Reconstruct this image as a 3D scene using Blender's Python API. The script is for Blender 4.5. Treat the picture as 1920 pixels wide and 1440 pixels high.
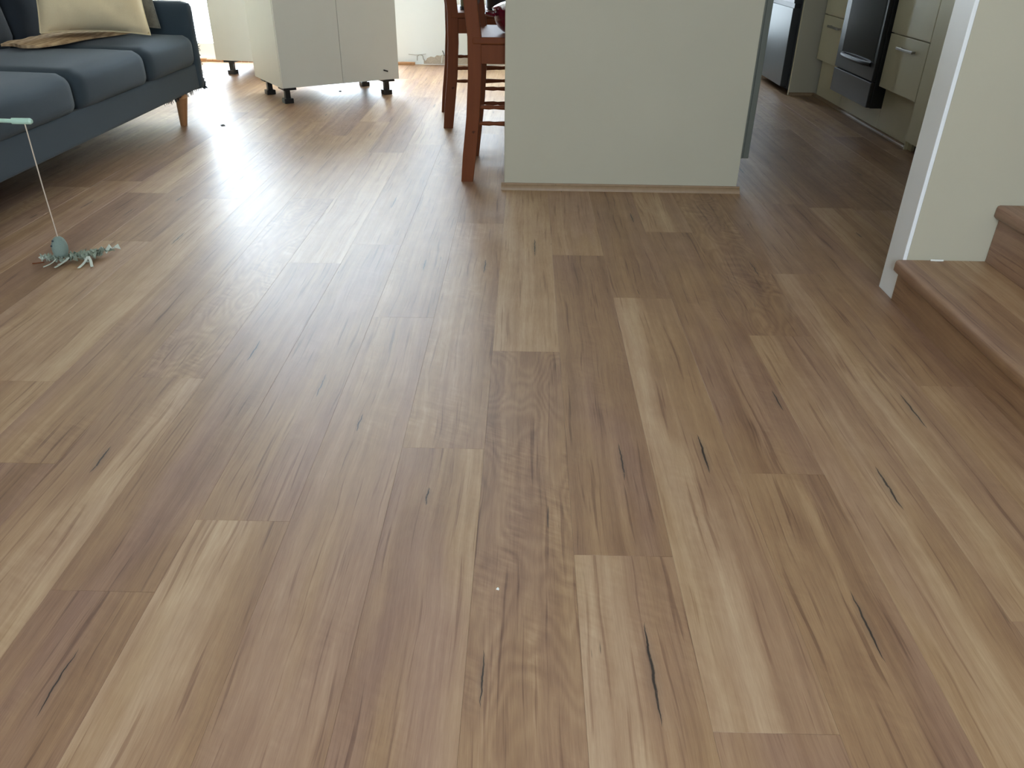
import bpy, bmesh, math, random
from mathutils import Vector, Matrix, noise as mnoise
for o in list(bpy.data.objects): bpy.data.objects.remove(o)
S = bpy.context.scene
COL = S.collection
rnd = random.Random(7)

# ------------------------------------------------------------------ camera
cam_d = bpy.data.cameras.new('camera'); cam = bpy.data.objects.new('camera', cam_d); COL.objects.link(cam)
right = Vector((0.99976021, 0.01874491, 0.01132061))
down = Vector((0.01921152, -0.5027027, -0.86424586))
fwd = Vector((-0.01050931, 0.86425611, -0.50294228))
rot = Matrix((right, -down, -fwd)).transposed()
cam.matrix_world = Matrix.Translation((0, 0, 0.98326)) @ rot.to_4x4()
cam_d.sensor_width = 36; cam_d.sensor_fit = 'HORIZONTAL'; cam_d.lens = 1462.35 * 36 / 1920
cam_d.clip_start = 0.02
S.camera = cam

# ------------------------------------------------------------------ world and daylight
world = bpy.data.worlds.new('world'); S.world = world; world.use_nodes = True
bg = world.node_tree.nodes['Background']
bg.inputs[0].default_value = (0.75, 0.885, 1.0, 1); bg.inputs[1].default_value = 27.0
S.view_settings.view_transform = 'Standard'; S.view_settings.look = 'None'
S.view_settings.gamma = 1; S.view_settings.use_curve_mapping = False
S.view_settings.exposure = 0.0

def portal(name, loc, size, direction):
    l = bpy.data.lights.new(name, 'AREA'); l.shape = 'RECTANGLE'; l.size, l.size_y = size
    l.cycles.is_portal = True
    o = bpy.data.objects.new(name, l); COL.objects.link(o); o.location = loc
    o.rotation_euler = Vector(direction).to_track_quat('-Z', 'Z').to_euler()

# room dimensions (metres; camera stands at x=0, y=0)
XL, XR, YF, YB, ZC = -3.0, 2.65, -2.2, 7.0, 2.4
DOOR = (-2.84, -1.13, 0.0, 2.1)         # glazed door in the back wall
ADDED_WIN = (1.37, 1.60, 0.0, 2.05)          # narrow full height window, a guess added to light the kitchen's far end
WIN = (-0.93, 0.12, 0.95, 2.1)          # window beside it
ADDED_WREAR = (-0.75, 0.95, 0.85, 2.1)  # guessed window behind the camera, added to brighten the foreground
portal('daylight_door', ((DOOR[0]+DOOR[1])/2, YB+0.1, 1.1), (DOOR[1]-DOOR[0], 2.1), (0, -1, 0))
portal('daylight_kitchen', ((ADDED_WIN[0]+ADDED_WIN[1])/2, YB+0.1, 1.05), (ADDED_WIN[1]-ADDED_WIN[0], 2.05), (0, -1, 0))
portal('daylight_window', ((WIN[0]+WIN[1])/2, YB+0.1, (WIN[2]+WIN[3])/2), (WIN[1]-WIN[0], WIN[3]-WIN[2]), (0, -1, 0))
portal('daylight_rear', ((ADDED_WREAR[0]+ADDED_WREAR[1])/2, YF-0.1, (ADDED_WREAR[2]+ADDED_WREAR[3])/2), (ADDED_WREAR[1]-ADDED_WREAR[0], ADDED_WREAR[3]-ADDED_WREAR[2]), (0, 1, 0))

# ------------------------------------------------------------------ node helpers
class N:
    def __init__(s, name):
        s.m = bpy.data.materials.new(name); s.m.use_nodes = True
        s.t = s.m.node_tree; s.t.nodes.clear()
        s.out = s.t.nodes.new('ShaderNodeOutputMaterial')
        s.b = s.t.nodes.new('ShaderNodeBsdfPrincipled'); s.l(s.b.outputs[0], s.out.inputs[0])
    def l(s, a, b): s.t.links.new(a, b)
    def put(s, sock, v):
        if hasattr(v, 'links') or isinstance(v, bpy.types.NodeSocket): s.l(v, sock)
        else: sock.default_value = v
    def math(s, op, a, b=0.0, c=0.0, clamp=False):
        n = s.t.nodes.new('ShaderNodeMath'); n.operation = op; n.use_clamp = clamp
        s.put(n.inputs[0], a); s.put(n.inputs[1], b); s.put(n.inputs[2], c); return n.outputs[0]
    def sstep(s, x, lo, hi, a=0.0, b=1.0):
        n = s.t.nodes.new('ShaderNodeMapRange'); n.interpolation_type = 'SMOOTHSTEP'
        s.put(n.inputs[0], x); s.put(n.inputs[1], lo); s.put(n.inputs[2], hi); s.put(n.inputs[3], a); s.put(n.inputs[4], b); return n.outputs[0]
    def obj(s):
        n = s.t.nodes.new('ShaderNodeTexCoord'); return n.outputs['Object']
    def attr(s, name):
        n = s.t.nodes.new('ShaderNodeAttribute'); n.attribute_type = 'OBJECT'; n.attribute_name = name; return n.outputs['Fac']
    def xyz(s, v):
        n = s.t.nodes.new('ShaderNodeSeparateXYZ'); s.l(v, n.inputs[0]); return n.outputs
    def vec(s, x, y, z):
        n = s.t.nodes.new('ShaderNodeCombineXYZ')
        for i, v in enumerate((x, y, z)): s.put(n.inputs[i], v)
        return n.outputs[0]
    def noise(s, v, scale=1.0, detail=2.0, rough=0.5, dist=0.0):
        n = s.t.nodes.new('ShaderNodeTexNoise'); s.l(v, n.inputs['Vector'])
        n.inputs['Scale'].default_value = scale; n.inputs['Detail'].default_value = detail
        n.inputs['Roughness'].default_value = rough; n.inputs['Distortion'].default_value = dist; return n.outputs[0]
    def ramp(s, f, stops):
        n = s.t.nodes.new('ShaderNodeValToRGB'); s.l(f, n.inputs[0]); r = n.color_ramp
        while len(r.elements) < len(stops): r.elements.new(0.5)
        for e, (p, c) in zip(r.elements, stops): e.position = p; e.color = (*c, 1)
        return n.outputs[0]
    def mix(s, f, a, b):
        n = s.t.nodes.new('ShaderNodeMix'); n.data_type = 'RGBA'
        s.put(n.inputs[0], f)
        for i, v in ((6, a), (7, b)):
            if isinstance(v, tuple): n.inputs[i].default_value = (*v, 1)
            else: s.l(v, n.inputs[i])
        return n.outputs[2]
    def bump(s, h, strength=0.2, dist=0.001):
        n = s.t.nodes.new('ShaderNodeBump'); n.inputs['Strength'].default_value = strength
        n.inputs['Distance'].default_value = dist; s.l(h, n.inputs['Height']); s.l(n.outputs[0], s.b.inputs['Normal'])
    def col(s, c): s.put(s.b.inputs['Base Color'], (*c, 1) if isinstance(c, tuple) else c)
    def set(s, rough=0.5, spec=0.5, metal=0.0, **k):
        s.put(s.b.inputs['Roughness'], rough); s.b.inputs['Specular IOR Level'].default_value = spec; s.b.inputs['Metallic'].default_value = metal
        for a, v in k.items(): s.b.inputs[a].default_value = v

def plain(name, c, rough=0.5, spec=0.5, metal=0.0, var=0.06, nscale=12, bump=0.0, bscale=300, **k):
    n = N(name); co = n.obj(); f = n.noise(co, nscale, 4)
    n.col(n.mix(f, tuple(max(0, x*(1-var)) for x in c), tuple(x*(1+var) for x in c))); n.set(rough, spec, metal, **k)
    if bump: n.bump(n.noise(co, bscale, 3), bump)
    return n.m

def vinyl_plank():
    n = N('spotted_gum_plank'); x, y, z = n.xyz(n.obj())
    u = n.math('ADD', x, z); v = y; sd = n.attr('seed')
    tl, tr, fig, hue = n.attr('tl'), n.attr('tr'), n.attr('fig'), n.attr('hue')
    M = lambda a, b: n.math('MULTIPLY', a, b)
    V = lambda a, b, k=0.0: n.vec(M(u, a), M(v, b), n.math('ADD', sd, k))
    wob = n.noise(V(7, 1.7), 1, 2)
    bpos = n.math('ADD', n.math('DIVIDE', u, 0.18), M(n.math('SUBTRACT', wob, 0.5), 1.3))
    edge = n.sstep(bpos, 0.36, 0.66)
    mixn = n.math('ADD', tl, M(n.math('SUBTRACT', tr, tl), edge))
    mixn = n.math('ADD', 0.50, M(n.math('SUBTRACT', mixn, 0.46), 0.64))
    # the grain bends a little along the board
    bend = M(n.math('SUBTRACT', n.noise(V(6, 2.2, 3.3), 1, 2), 0.5), 0.035)
    ub = n.math('ADD', u, bend)
    B = lambda a, b, k=0.0: n.vec(M(ub, a), M(v, b), n.math('ADD', sd, k))
    c5 = lambda s_: n.math('SUBTRACT', s_, 0.5)
    band = n.math('ADD', M(c5(n.noise(B(30, 0.7, 1.1), 1, 2, 0.5)), 0.54), M(c5(n.noise(B(85, 1.3, 6.1), 1, 2, 0.5)), 0.34))
    fine = n.math('SUBTRACT', M(c5(n.noise(B(230, 5.5, 2.2), 1, 3, 0.65)), 0.26), M(n.sstep(n.noise(B(120, 3.2, 9.9), 1, 2, 0.5), 0.58, 0.72), 0.30))
    pore = M(c5(n.noise(B(620, 28, 5.2), 1, 2, 0.6)), 0.30)
    mott = M(c5(n.noise(V(14, 7, 8.4), 1, 3, 0.55)), 0.34)
    # cathedral figure: contour lines of a slow noise, strong only on figured boards
    cf = n.noise(V(11, 3.6, 6.6), 1, 1.5, 0.4)
    rings = M(M(n.math('SINE', M(cf, 70)), n.sstep(fig, 0.5, 1.0)), 0.07)
    fid = n.noise(n.vec(M(ub, 22), M(n.math('ADD', v, M(u, 0.5)), 75), n.math('ADD', sd, 9.1)), 1, 2)
    fiddle = M(M(M(c5(fid), fig), n.sstep(n.noise(V(12, 4, 15.5), 1, 1), 0.48, 0.66)), 0.65)
    T = mixn
    for t in (band, fine, pore, mott, rings, fiddle): T = n.math('ADD', T, t)
    c = n.ramp(T, [(0.0, (0.150, 0.075, 0.040)), (0.3, (0.262, 0.144, 0.077)), (0.55, (0.362, 0.217, 0.114)), (0.8, (0.470, 0.314, 0.184)), (1.0, (0.58, 0.415, 0.262))])
    pk = n.math('MULTIPLY', n.sstep(n.noise(V(9, 1.3, 12.5), 1, 2), 0.38, 0.68), n.math('MULTIPLY', hue, 0.8))
    c2 = n.ramp(T, [(0.0, (0.148, 0.076, 0.055)), (0.3, (0.258, 0.143, 0.102)), (0.6, (0.360, 0.217, 0.154)), (1.0, (0.53, 0.37, 0.255))])
    c = n.mix(pk, c, c2)
    # dark gum vein: one placed per board + a scatter of thin short ones
    vx, vy, vl, vw = n.attr('vx'), n.attr('vy'), n.attr('vl'), n.attr('vw')
    dv = n.math('DIVIDE', n.math('SUBTRACT', v, vy), vl)
    wig = M(c5(n.noise(n.vec(0.0, M(v, 26), sd), 1, 3)), 0.010)
    du = n.math('ABSOLUTE', n.math('SUBTRACT', n.math('SUBTRACT', u, vx), wig))
    wid = M(vw, n.math('SUBTRACT', 1.0, M(dv, dv), clamp=True))
    brk = n.sstep(n.noise(B(260, 60, 4.4), 1, 2), 0.25, 0.42)
    vein = M(n.sstep(du, M(wid, 0.35), wid, 1.0, 0.0), brk)
    halo = M(n.sstep(du, 0.0, M(wid, 6.0), 0.35, 0.0), n.sstep(wid, 0.0002, 0.001))
    sc = M(n.sstep(n.noise(B(120, 9, 7.7), 1, 1.5), 0.735, 0.79), n.sstep(n.noise(V(10, 2, 3.9), 1, 1), 0.56, 0.68))
    c = n.mix(halo, c, (0.16, 0.10, 0.07))
    c = n.mix(n.math('MAXIMUM', M(vein, 0.95), M(sc, 0.75)), c, (0.022, 0.017, 0.015))
    n.col(c)
    rg = n.math('ADD', 0.43, M(c5(n.noise(B(300, 14, 1.7), 1, 2)), 0.10))
    n.set(rg, 0.62)
    n.bump(n.math('ADD', n.noise(B(420, 18, 2.9), 1, 2), M(n.noise(V(9, 1.4, 4.1), 1, 1), 1.2)), 0.10, 0.0006)
    return n.m

def pine(name, dark, light, rough=0.38, spec=0.5):
    n = N(name); co = n.obj(); x, y, z = n.xyz(co)
    g = n.noise(n.vec(n.math('MULTIPLY', x, 42), n.math('MULTIPLY', y, 42), n.math('MULTIPLY', z, 4)), 1, 4, 0.6)
    k = n.noise(co, 26, 1)
    c = n.mix(g, dark, light)
    c = n.mix(n.sstep(k, 0.74, 0.80, 0, 0.8), c, tuple(v*0.25 for v in dark))
    n.col(c); n.set(rough, spec); return n.m

def plaster(name, c):
    n = N(name); co = n.obj()
    f = n.noise(co, 3, 4); n.col(n.mix(f, tuple(x*0.96 for x in c), tuple(x*1.03 for x in c))); n.set(0.6, 0.35)
    n.bump(n.noise(co, 160, 3), 0.06); return n.m

def woven(name, a, b, scale, bumps=0.5, sheen=0.0, var=3.0):
    n = N(name); co = n.obj(); f = n.noise(co, scale, 3, 0.7); g = n.noise(co, var, 3)
    n.col(n.mix(n.math('ADD', n.math('MULTIPLY', f, 0.6), n.math('MULTIPLY', g, 0.4)), a, b)); n.set(0.92, 0.2)
    n.b.inputs['Sheen Weight'].default_value = sheen; n.b.inputs['Sheen Roughness'].default_value = 0.5
    n.bump(f, bumps, 0.0015); return n.m

def striped_throw():
    n = N('tan_striped_throw'); x, y, z = n.xyz(n.obj())
    w = n.math('SINE', n.math('MULTIPLY', n.math('ADD', x, n.math('MULTIPLY', n.noise(n.obj(), 5, 2), 0.05)), 190))
    f = n.noise(n.obj(), 60, 3)
    c = n.mix(n.math('ADD', n.math('MULTIPLY', w, 0.28), n.math('MULTIPLY', f, 0.9), clamp=True), (0.30, 0.185, 0.10), (0.60, 0.43, 0.26))
    n.col(c); n.set(0.95, 0.15); n.bump(f, 0.5, 0.003); return n.m

def glass_mat():
    n = N('window_glass'); t = n.t
    tr = t.nodes.new('ShaderNodeBsdfTransparent'); gl = t.nodes.new('ShaderNodeBsdfGlossy'); mx = t.nodes.new('ShaderNodeMixShader')
    gl.inputs['Roughness'].default_value = 0.02; mx.inputs[0].default_value = 0.06
    n.l(tr.outputs[0], mx.inputs[1]); n.l(gl.outputs[0], mx.inputs[2]); n.l(mx.outputs[0], n.out.inputs[0]); return n.m

def steel():
    n = N('brushed_steel'); x, y, z = n.xyz(n.obj())
    f = n.noise(n.vec(n.math('MULTIPLY', x, 4), n.math('MULTIPLY', y, 900), n.math('MULTIPLY', z, 4)), 1, 2)
    n.col(n.mix(f, (0.20, 0.205, 0.21), (0.25, 0.255, 0.255))); n.set(0.46, 0.5, 1.0); return n.m

M_PLANK = vinyl_plank()
M_SUB = plain('grey_subfloor', (0.05, 0.045, 0.04), 0.9)
M_BEIGE = plaster('beige_wall_paint', (0.47, 0.435, 0.335))
M_WHITEW = plaster('white_wall_paint', (0.80, 0.83, 0.83))
M_CEIL = plaster('ceiling_paint', (0.82, 0.82, 0.80))
M_TRIM = plain('white_gloss_trim', (0.84, 0.85, 0.86), 0.35, var=0.02)
M_CREAM = plain('cream_laminate', (0.82, 0.77, 0.56), 0.35, var=0.02)
M_MELA = plain('white_melamine', (0.66, 0.64, 0.565), 0.38, var=0.02)
M_EDGE = plain('chipboard_edge', (0.62, 0.58, 0.50), 0.7, nscale=90, var=0.15)
M_BLACKP = plain('black_plastic', (0.012, 0.012, 0.013), 0.4)
M_QUAD = pine('pale_pine_quad', (0.25, 0.155, 0.085), (0.35, 0.235, 0.14), 0.5)
M_CHAIR = pine('red_brown_pine', (0.115, 0.029, 0.008), (0.185, 0.052, 0.015), 0.6, 0.2)
M_LEG = pine('honey_beech', (0.36, 0.17, 0.07), (0.50, 0.26, 0.12), 0.4)
M_NAVY = woven('navy_fabric', (0.023, 0.034, 0.044), (0.056, 0.080, 0.102), 420, 0.5, 0.15)
M_DARKNAVY = woven('dark_navy_cushion_fabric', (0.012, 0.016, 0.022), (0.03, 0.038, 0.05), 420, 0.5, 0.1)
M_LINEN = woven('cream_linen', (0.72, 0.57, 0.34), (0.90, 0.77, 0.53), 260, 0.35, 0.1, 6)
M_GREYP = woven('grey_patterned_fabric', (0.05, 0.05, 0.045), (0.30, 0.28, 0.23), 45, 0.3)
M_THROW = striped_throw()
M_MINT = plain('mint_plastic', (0.50, 0.72, 0.60), 0.35)
M_STRING = plain('pale_cord', (0.62, 0.52, 0.42), 0.9)
M_FELT = woven('grey_green_felt', (0.17, 0.23, 0.20), (0.32, 0.39, 0.35), 300, 0.5, 0.1)
M_RIB = woven('grey_green_ribbon', (0.12, 0.16, 0.11), (0.50, 0.55, 0.46), 70, 0.3)
M_RIBW = plain('pale_ribbon', (0.62, 0.66, 0.58), 0.7)
M_EYE = plain('black_bead', (0.03, 0.045, 0.06), 0.3)
M_STEEL = steel()
M_DARKG = plain('dark_grey_enamel', (0.035, 0.036, 0.036), 0.4)
M_OVEN = plain('charcoal_enamel', (0.05, 0.055, 0.06), 0.32)
M_OVENG = plain('smoked_glass', (0.02, 0.024, 0.027), 0.12)
M_BLACKS = plain('black_enamel', (0.008, 0.008, 0.008), 0.45)
M_HANDLE = plain('satin_nickel', (0.42, 0.40, 0.36), 0.35, metal=1.0)
M_BENCH = plain('grey_speckled_benchtop', (0.30, 0.28, 0.25), 0.35, nscale=220, var=0.3)
M_SHADE = plain('grey_green_laminate', (0.12, 0.125, 0.10), 0.45, var=0.03)
M_RED = plain('dark_red_enamel', (0.10, 0.006, 0.014), 0.12, **{'Coat Weight': 0.6})
M_GLASS = glass_mat()
M_PLASTERBOARD = plain('torn_plasterboard_paper', (0.50, 0.42, 0.34), 0.9, nscale=60, var=0.25)
M_PATIO = plain('pale_concrete', (0.6, 0.58, 0.54), 0.8)
M_SHRED = plain('grey_paper_shred', (0.40, 0.39, 0.35), 0.9)
M_LINT = plain('grey_lint', (0.16, 0.16, 0.16), 0.95)
M_CRUMB = plain('white_crumb', (0.8, 0.8, 0.76), 0.9)
M_OLIVE = plain('olive_glaze', (0.18, 0.17, 0.09), 0.15)

# ------------------------------------------------------------------ geometry helpers
def smooth(me, ang=40):
    for p in me.polygons: p.use_smooth = True
    try: me.set_sharp_from_angle(angle=math.radians(ang))
    except Exception: pass

def link(name, bm, mat, parent=None, ang=None, world=True, **props):
    """one mesh object; world=True: bm is in world coordinates and gets re-based on its parent's origin"""
    if parent is not None and world:
        root = parent
        off = Vector((0, 0, 0))
        while root is not None: off += root.location; root = root.parent
        bmesh.ops.translate(bm, verts=bm.verts, vec=-off)
    flat = len(bm.verts) <= 120 if ang is None else False
    me = bpy.data.meshes.new(name); bm.normal_update(); bm.to_mesh(me); bm.free(); smooth(me, 16 if flat else (ang or 40))
    me.materials.append(mat)
    o = bpy.data.objects.new(name, me); COL.objects.link(o)
    if parent is not None: o.parent = parent
    for k, v in props.items(): o[k] = v
    return o

def based(o):
    """move a lone mesh's origin to the middle of its base"""
    bb = [Vector(c) for c in o.bound_box]
    b = Vector(((bb[0].x+bb[6].x)/2, (bb[0].y+bb[6].y)/2, min(c.z for c in bb)))
    o.data.transform(Matrix.Translation(-b)); o.location += b; return o

def thing(name, label, cat, loc=(0, 0, 0), rz=0.0, group=None):
    o = bpy.data.objects.new(name, None); COL.objects.link(o); o.location = loc; o.rotation_euler = (0, 0, rz)
    o.empty_display_size = 0.1; o['label'] = label; o['category'] = cat
    if group: o['group'] = group
    return o

def tag(o, label, cat, group=None, kind=None):
    o['label'] = label; o['category'] = cat
    if group: o['group'] = group
    if kind: o['kind'] = kind
    return o

def new(): return bmesh.new()

def box(bm, x0, x1, y0, y1, z0, z1, bev=0.0, seg=2, mat=None):
    r = bmesh.ops.create_cube(bm, size=1.0); vs = r['verts']
    for v in vs: v.co = Vector(((x0+x1)/2 + v.co.x*(x1-x0), (y0+y1)/2 + v.co.y*(y1-y0), (z0+z1)/2 + v.co.z*(z1-z0)))
    if bev:
        es = list({e for v in vs for e in v.link_edges})
        bmesh.ops.bevel(bm, geom=es, offset=bev, segments=seg, profile=0.5, affect='EDGES')
    return bm

def boxm(*a, **k): return box(new(), *a, **k)

def prism(bm, prof, axis, a0, a1):
    """extrude a 2D outline along an axis ('x','y','z')"""
    def P(p, a):
        return {'x': (a, p[0], p[1]), 'y': (p[0], a, p[1]), 'z': (p[0], p[1], a)}[axis]
    A = [bm.verts.new(P(p, a0)) for p in prof]; B = [bm.verts.new(P(p, a1)) for p in prof]
    n = len(prof)
    fs = [bm.faces.new(A), bm.faces.new(B[::-1])]
    for i in range(n): fs.append(bm.faces.new((A[i], B[i], B[(i+1) % n], A[(i+1) % n])))
    bmesh.ops.recalc_face_normals(bm, faces=fs); return bm

def tube(bm, pts, radii, seg=10, cap=True, squash=None):
    """round tube through points; squash=(a,b) makes the section rectangular-ish via 4 sides"""
    pts = [Vector(p) for p in pts]
    if not hasattr(radii, '__len__'): radii = [radii]*len(pts)
    rings = []; up = None
    for i, p in enumerate(pts):
        d = (pts[min(i+1, len(pts)-1)] - pts[max(i-1, 0)]).normalized()
        if up is None:
            up = Vector((0, 0, 1)) if abs(d.z) < 0.9 else Vector((1, 0, 0))
        sx = d.cross(up).normalized(); sy = sx.cross(d).normalized(); up = sy
        rings.append([bm.verts.new(p + (sx*math.cos(2*math.pi*k/seg) + sy*math.sin(2*math.pi*k/seg))*radii[i]) for k in range(seg)])
    for a, b in zip(rings, rings[1:]):
        for k in range(seg): bm.faces.new((a[k], a[(k+1) % seg], b[(k+1) % seg], b[k]))
    if cap: bm.faces.new(rings[0][::-1]); bm.faces.new(rings[-1])
    return bm

def lathe(bm, prof, center, seg=32):
    cx, cy, cz = center; rings = []
    for r, z in prof:
        if r < 1e-6: rings.append([bm.verts.new((cx, cy, cz+z))])
        else: rings.append([bm.verts.new((cx+r*math.cos(2*math.pi*k/seg), cy+r*math.sin(2*math.pi*k/seg), cz+z)) for k in range(seg)])
    for a, b in zip(rings, rings[1:]):
        for k in range(seg):
            q = (k+1) % seg
            if len(a) == 1 and len(b) == 1: continue
            if len(a) == 1: bm.faces.new((a[0], b[q], b[k]))
            elif len(b) == 1: bm.faces.new((a[k], a[q], b[0]))
            else: bm.faces.new((a[k], a[q], b[q], b[k]))
    bmesh.ops.recalc_face_normals(bm, faces=bm.faces[:]); return bm

def soft(x0, x1, y0, y1, z0, z1, r=0.04, puff=(0, 0, 0.0), n=10, wob=0.004, seed=0.0):
    """upholstered block: rounded box whose faces bulge"""
    bm = new(); bmesh.ops.create_cube(bm, size=2.0)
    bmesh.ops.subdivide_edges(bm, edges=bm.edges[:], cuts=n, use_grid_fill=True)
    h = Vector(((x1-x0)/2, (y1-y0)/2, (z1-z0)/2)); c = Vector(((x0+x1)/2, (y0+y1)/2, (z0+z1)/2))
    for v in bm.verts:
        q = v.co.copy()
        # denser sampling near the edges
        q = Vector(tuple(math.copysign(abs(t)**0.72, t) for t in q))
        p = Vector((q.x*h.x, q.y*h.y, q.z*h.z))
        inner = Vector(tuple(max(-(h[i]-r), min(h[i]-r, p[i])) for i in range(3)))
        d = p - inner
        if d.length > 1e-9: p = inner + d.normalized()*r
        b = [(1-q[(i+1) % 3]**2)*(1-q[(i+2) % 3]**2) for i in range(3)]
        for i in range(3): p[i] += (q[i])*puff[i]*b[i]
        w = mnoise.noise_vector((p + c)*7 + Vector((seed, 0, 0)))*wob
        v.co = c + p + w
    return bm

# ------------------------------------------------------------------ floor: sub-floor slab and every plank a piece
def struct(name, bm, mat, **k):
    o = link(name, bm, mat, **k); o['kind'] = 'structure'; return o

floor = struct('floor', boxm(XL, XR, YF, YB, -0.12, -0.0082), M_SUB)
PW, PL, PX = 0.18, 1.52, -0.076
def plank_mesh(w, l):
    bm = new(); g = 0.00007; t = 0.008; b = 0.0003
    prof = [(g, -t), (w-g, -t), (w-g, -b), (w-g-b, 0), (g+b, 0), (g, -b)]
    A = [bm.verts.new((x, g if z < 0 else g+b, z)) for x, z in prof]
    B = [bm.verts.new((x, l-g if z < 0 else l-g-b, z)) for x, z in prof]
    bm.faces.new(A); bm.faces.new(B[::-1])
    for i in range(6): bm.faces.new((A[i], B[i], B[(i+1) % 6], A[(i+1) % 6]))
    bmesh.ops.recalc_face_normals(bm, faces=bm.faces[:])
    me = bpy.data.meshes.new('plank'); bm.to_mesh(me); bm.free(); me.materials.append(M_PLANK); return me
full_plank = plank_mesh(PW, PL)
JOINT = {-9: 3.243, -6: 1.319, -5: 1.688, -4: 0.96, -3: 1.15, -2: 2.066, -1: 1.404, 0: 1.866, 1: 1.075, 2: 2.236, 3: 1.335, 4: 1.989, 5: 2.457, 6: 1.72, 7: 3.194}
# (row, k): tone at left edge, tone at right edge, figure, pinkness
TONE = {(-6, -1): (.30, .22, .3, .9), (-6, 0): (.44, .38, .5, .8), (-5, -1): (.42, .78, .3, .5), (-5, 0): (.40, .46, 1.0, .7),
        (-4, -1): (.20, .24, .3, 1.), (-4, 0): (.26, .22, .3, 1.), (-3, -1): (.80, .42, .2, .5), (-3, 0): (.34, .28, .3, .9),
        (-2, -1): (.44, .46, .3, .7), (-2, 0): (.40, .32, .3, .6), (-1, -1): (.30, .58, .2, .9), (-1, 0): (.52, .50, .7, .5),
        (0, -1): (.34, .32, .9, .4), (0, 0): (.76, .70, .1, .2), (1, -1): (.80, .46, .4, .5), (1, 0): (.30, .24, .3, .8), (-1, 1): (.3, .3, .3, .5),
        (2, -1): (.82, .48, .2, .4), (2, 0): (.32, .36, .2, .7), (2, -2): (.46, .34, .2, .8), (3, -1): (.46, .24, .3, .6), (3, 0): (.34, .40, .4, .6), (3, 1): (.74, .60, .2, .4),
        (4, -1): (.72, .46, .2, .5), (4, 0): (.40, .36, 1.0, .4), (5, -1): (.66, .46, .2, .4), (5, 0): (.36, .40, .3, .5),
        (6, -1): (.60, .42, .2, .4), (6, 0): (.40, .34, .3, .6), (1, -2): (.5, .5, .3, .5), (-4, -2): (.4, .5, .3, .5)}
# (row, k): vein centre as a share of the width, world y, half length, half width
VEIN = {(2, -1): (.66, 1.404, .075, .0035), (4, -1): (.66, 1.296, .075, .0035), (5, -1): (.65, 1.60, .08, .003), (1, 0): (.65, 1.37, .07, .0024),
        (1, -1): (.60, .82, .10, .0035), (0, -1): (.15, .80, .055, .002), (-4, -1): (.61, .775, .065, .002), (-5, -1): (.48, 1.338, .05, .003),
        (-2, -1): (.38, 1.5, .04, .002), (-1, -1): (.41, 1.236, .03, .0025), (0, 0): (.66, 2.668, .09, .003), (-3, 0): (.67, 1.666, .06, .0022), (3, 0): (.91, 1.634, .05, .0025)}
for r in range(-18, 16):
    x0 = PX + r*PW
    if x0 + PW <= XL + .001 or x0 >= XR - .001: continue
    j = JOINT.get(r, rnd.uniform(0, PL))
    k0 = math.floor((YF - j)/PL)
    for k in range(k0, k0+9):
        ya, yb = j + k*PL, j + (k+1)*PL
        ca, cb = max(ya, YF), min(yb, YB); xa, xb = max(x0, XL), min(x0+PW, XR)
        if cb - ca < 0.02: continue
        whole = abs(cb-ca-PL) < 1e-6 and abs(xb-xa-PW) < 1e-6
        o = bpy.data.objects.new('plank', full_plank if whole else plank_mesh(xb-xa, cb-ca)); COL.objects.link(o)
        o.parent = floor; o.location = (xa, ca, 0)
        a = rnd.uniform(.22, .70); b = min(.8, max(.2, a + rnd.uniform(-.3, .3)))
        t = TONE.get((r, k), (a, b, rnd.choice((.1, .3, .3, .8)), rnd.uniform(.2, .9)))
        vn = VEIN.get((r, k), (rnd.uniform(.15, .85), ca + rnd.uniform(.2, 1.3), rnd.uniform(.03, .08), rnd.choice((0, .0018, .0028))))
        o['tl'], o['tr'], o['fig'], o['hue'] = t; o['seed'] = rnd.uniform(0, 400)
        o['vx'], o['vy'], o['vl'], o['vw'] = vn[0]*PW, vn[1]-ca, vn[2], vn[3]

# ------------------------------------------------------------------ walls, ceiling, openings
def wall_x(name, y0, y1, holes, mat, x0=XL, x1=XR):
    bm = new(); xs = x0
    for (a, b, c, d) in sorted(holes):
        box(bm, xs, a, y0, y1, 0, ZC)
        if c > 0: box(bm, a, b, y0, y1, 0, c)
        if d < ZC: box(bm, a, b, y0, y1, d, ZC)
        xs = b
    box(bm, xs, x1, y0, y1, 0, ZC)
    return struct(name, bm, mat)
wall_back = wall_x('wall_back', YB, YB+0.14, [DOOR, WIN, ADDED_WIN], M_WHITEW)
wall_rear = wall_x('wall_front', YF-0.14, YF, [ADDED_WREAR], M_BEIGE)
struct('wall_left', boxm(XL-0.14, XL, YF-0.14, YB+0.14, 0, ZC), M_BEIGE)
struct('wall_right', boxm(XR, XR+0.14, YF-0.14, YB+0.14, 0, ZC), M_BEIGE)
struct('ceiling', boxm(XL-0.14, XR+0.14, YF-0.14, YB+0.14, ZC, ZC+0.1), M_CEIL)
struct('patio', boxm(-6, 5, YB+0.14, YB+6, -0.2, -0.06), M_PATIO)

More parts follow.
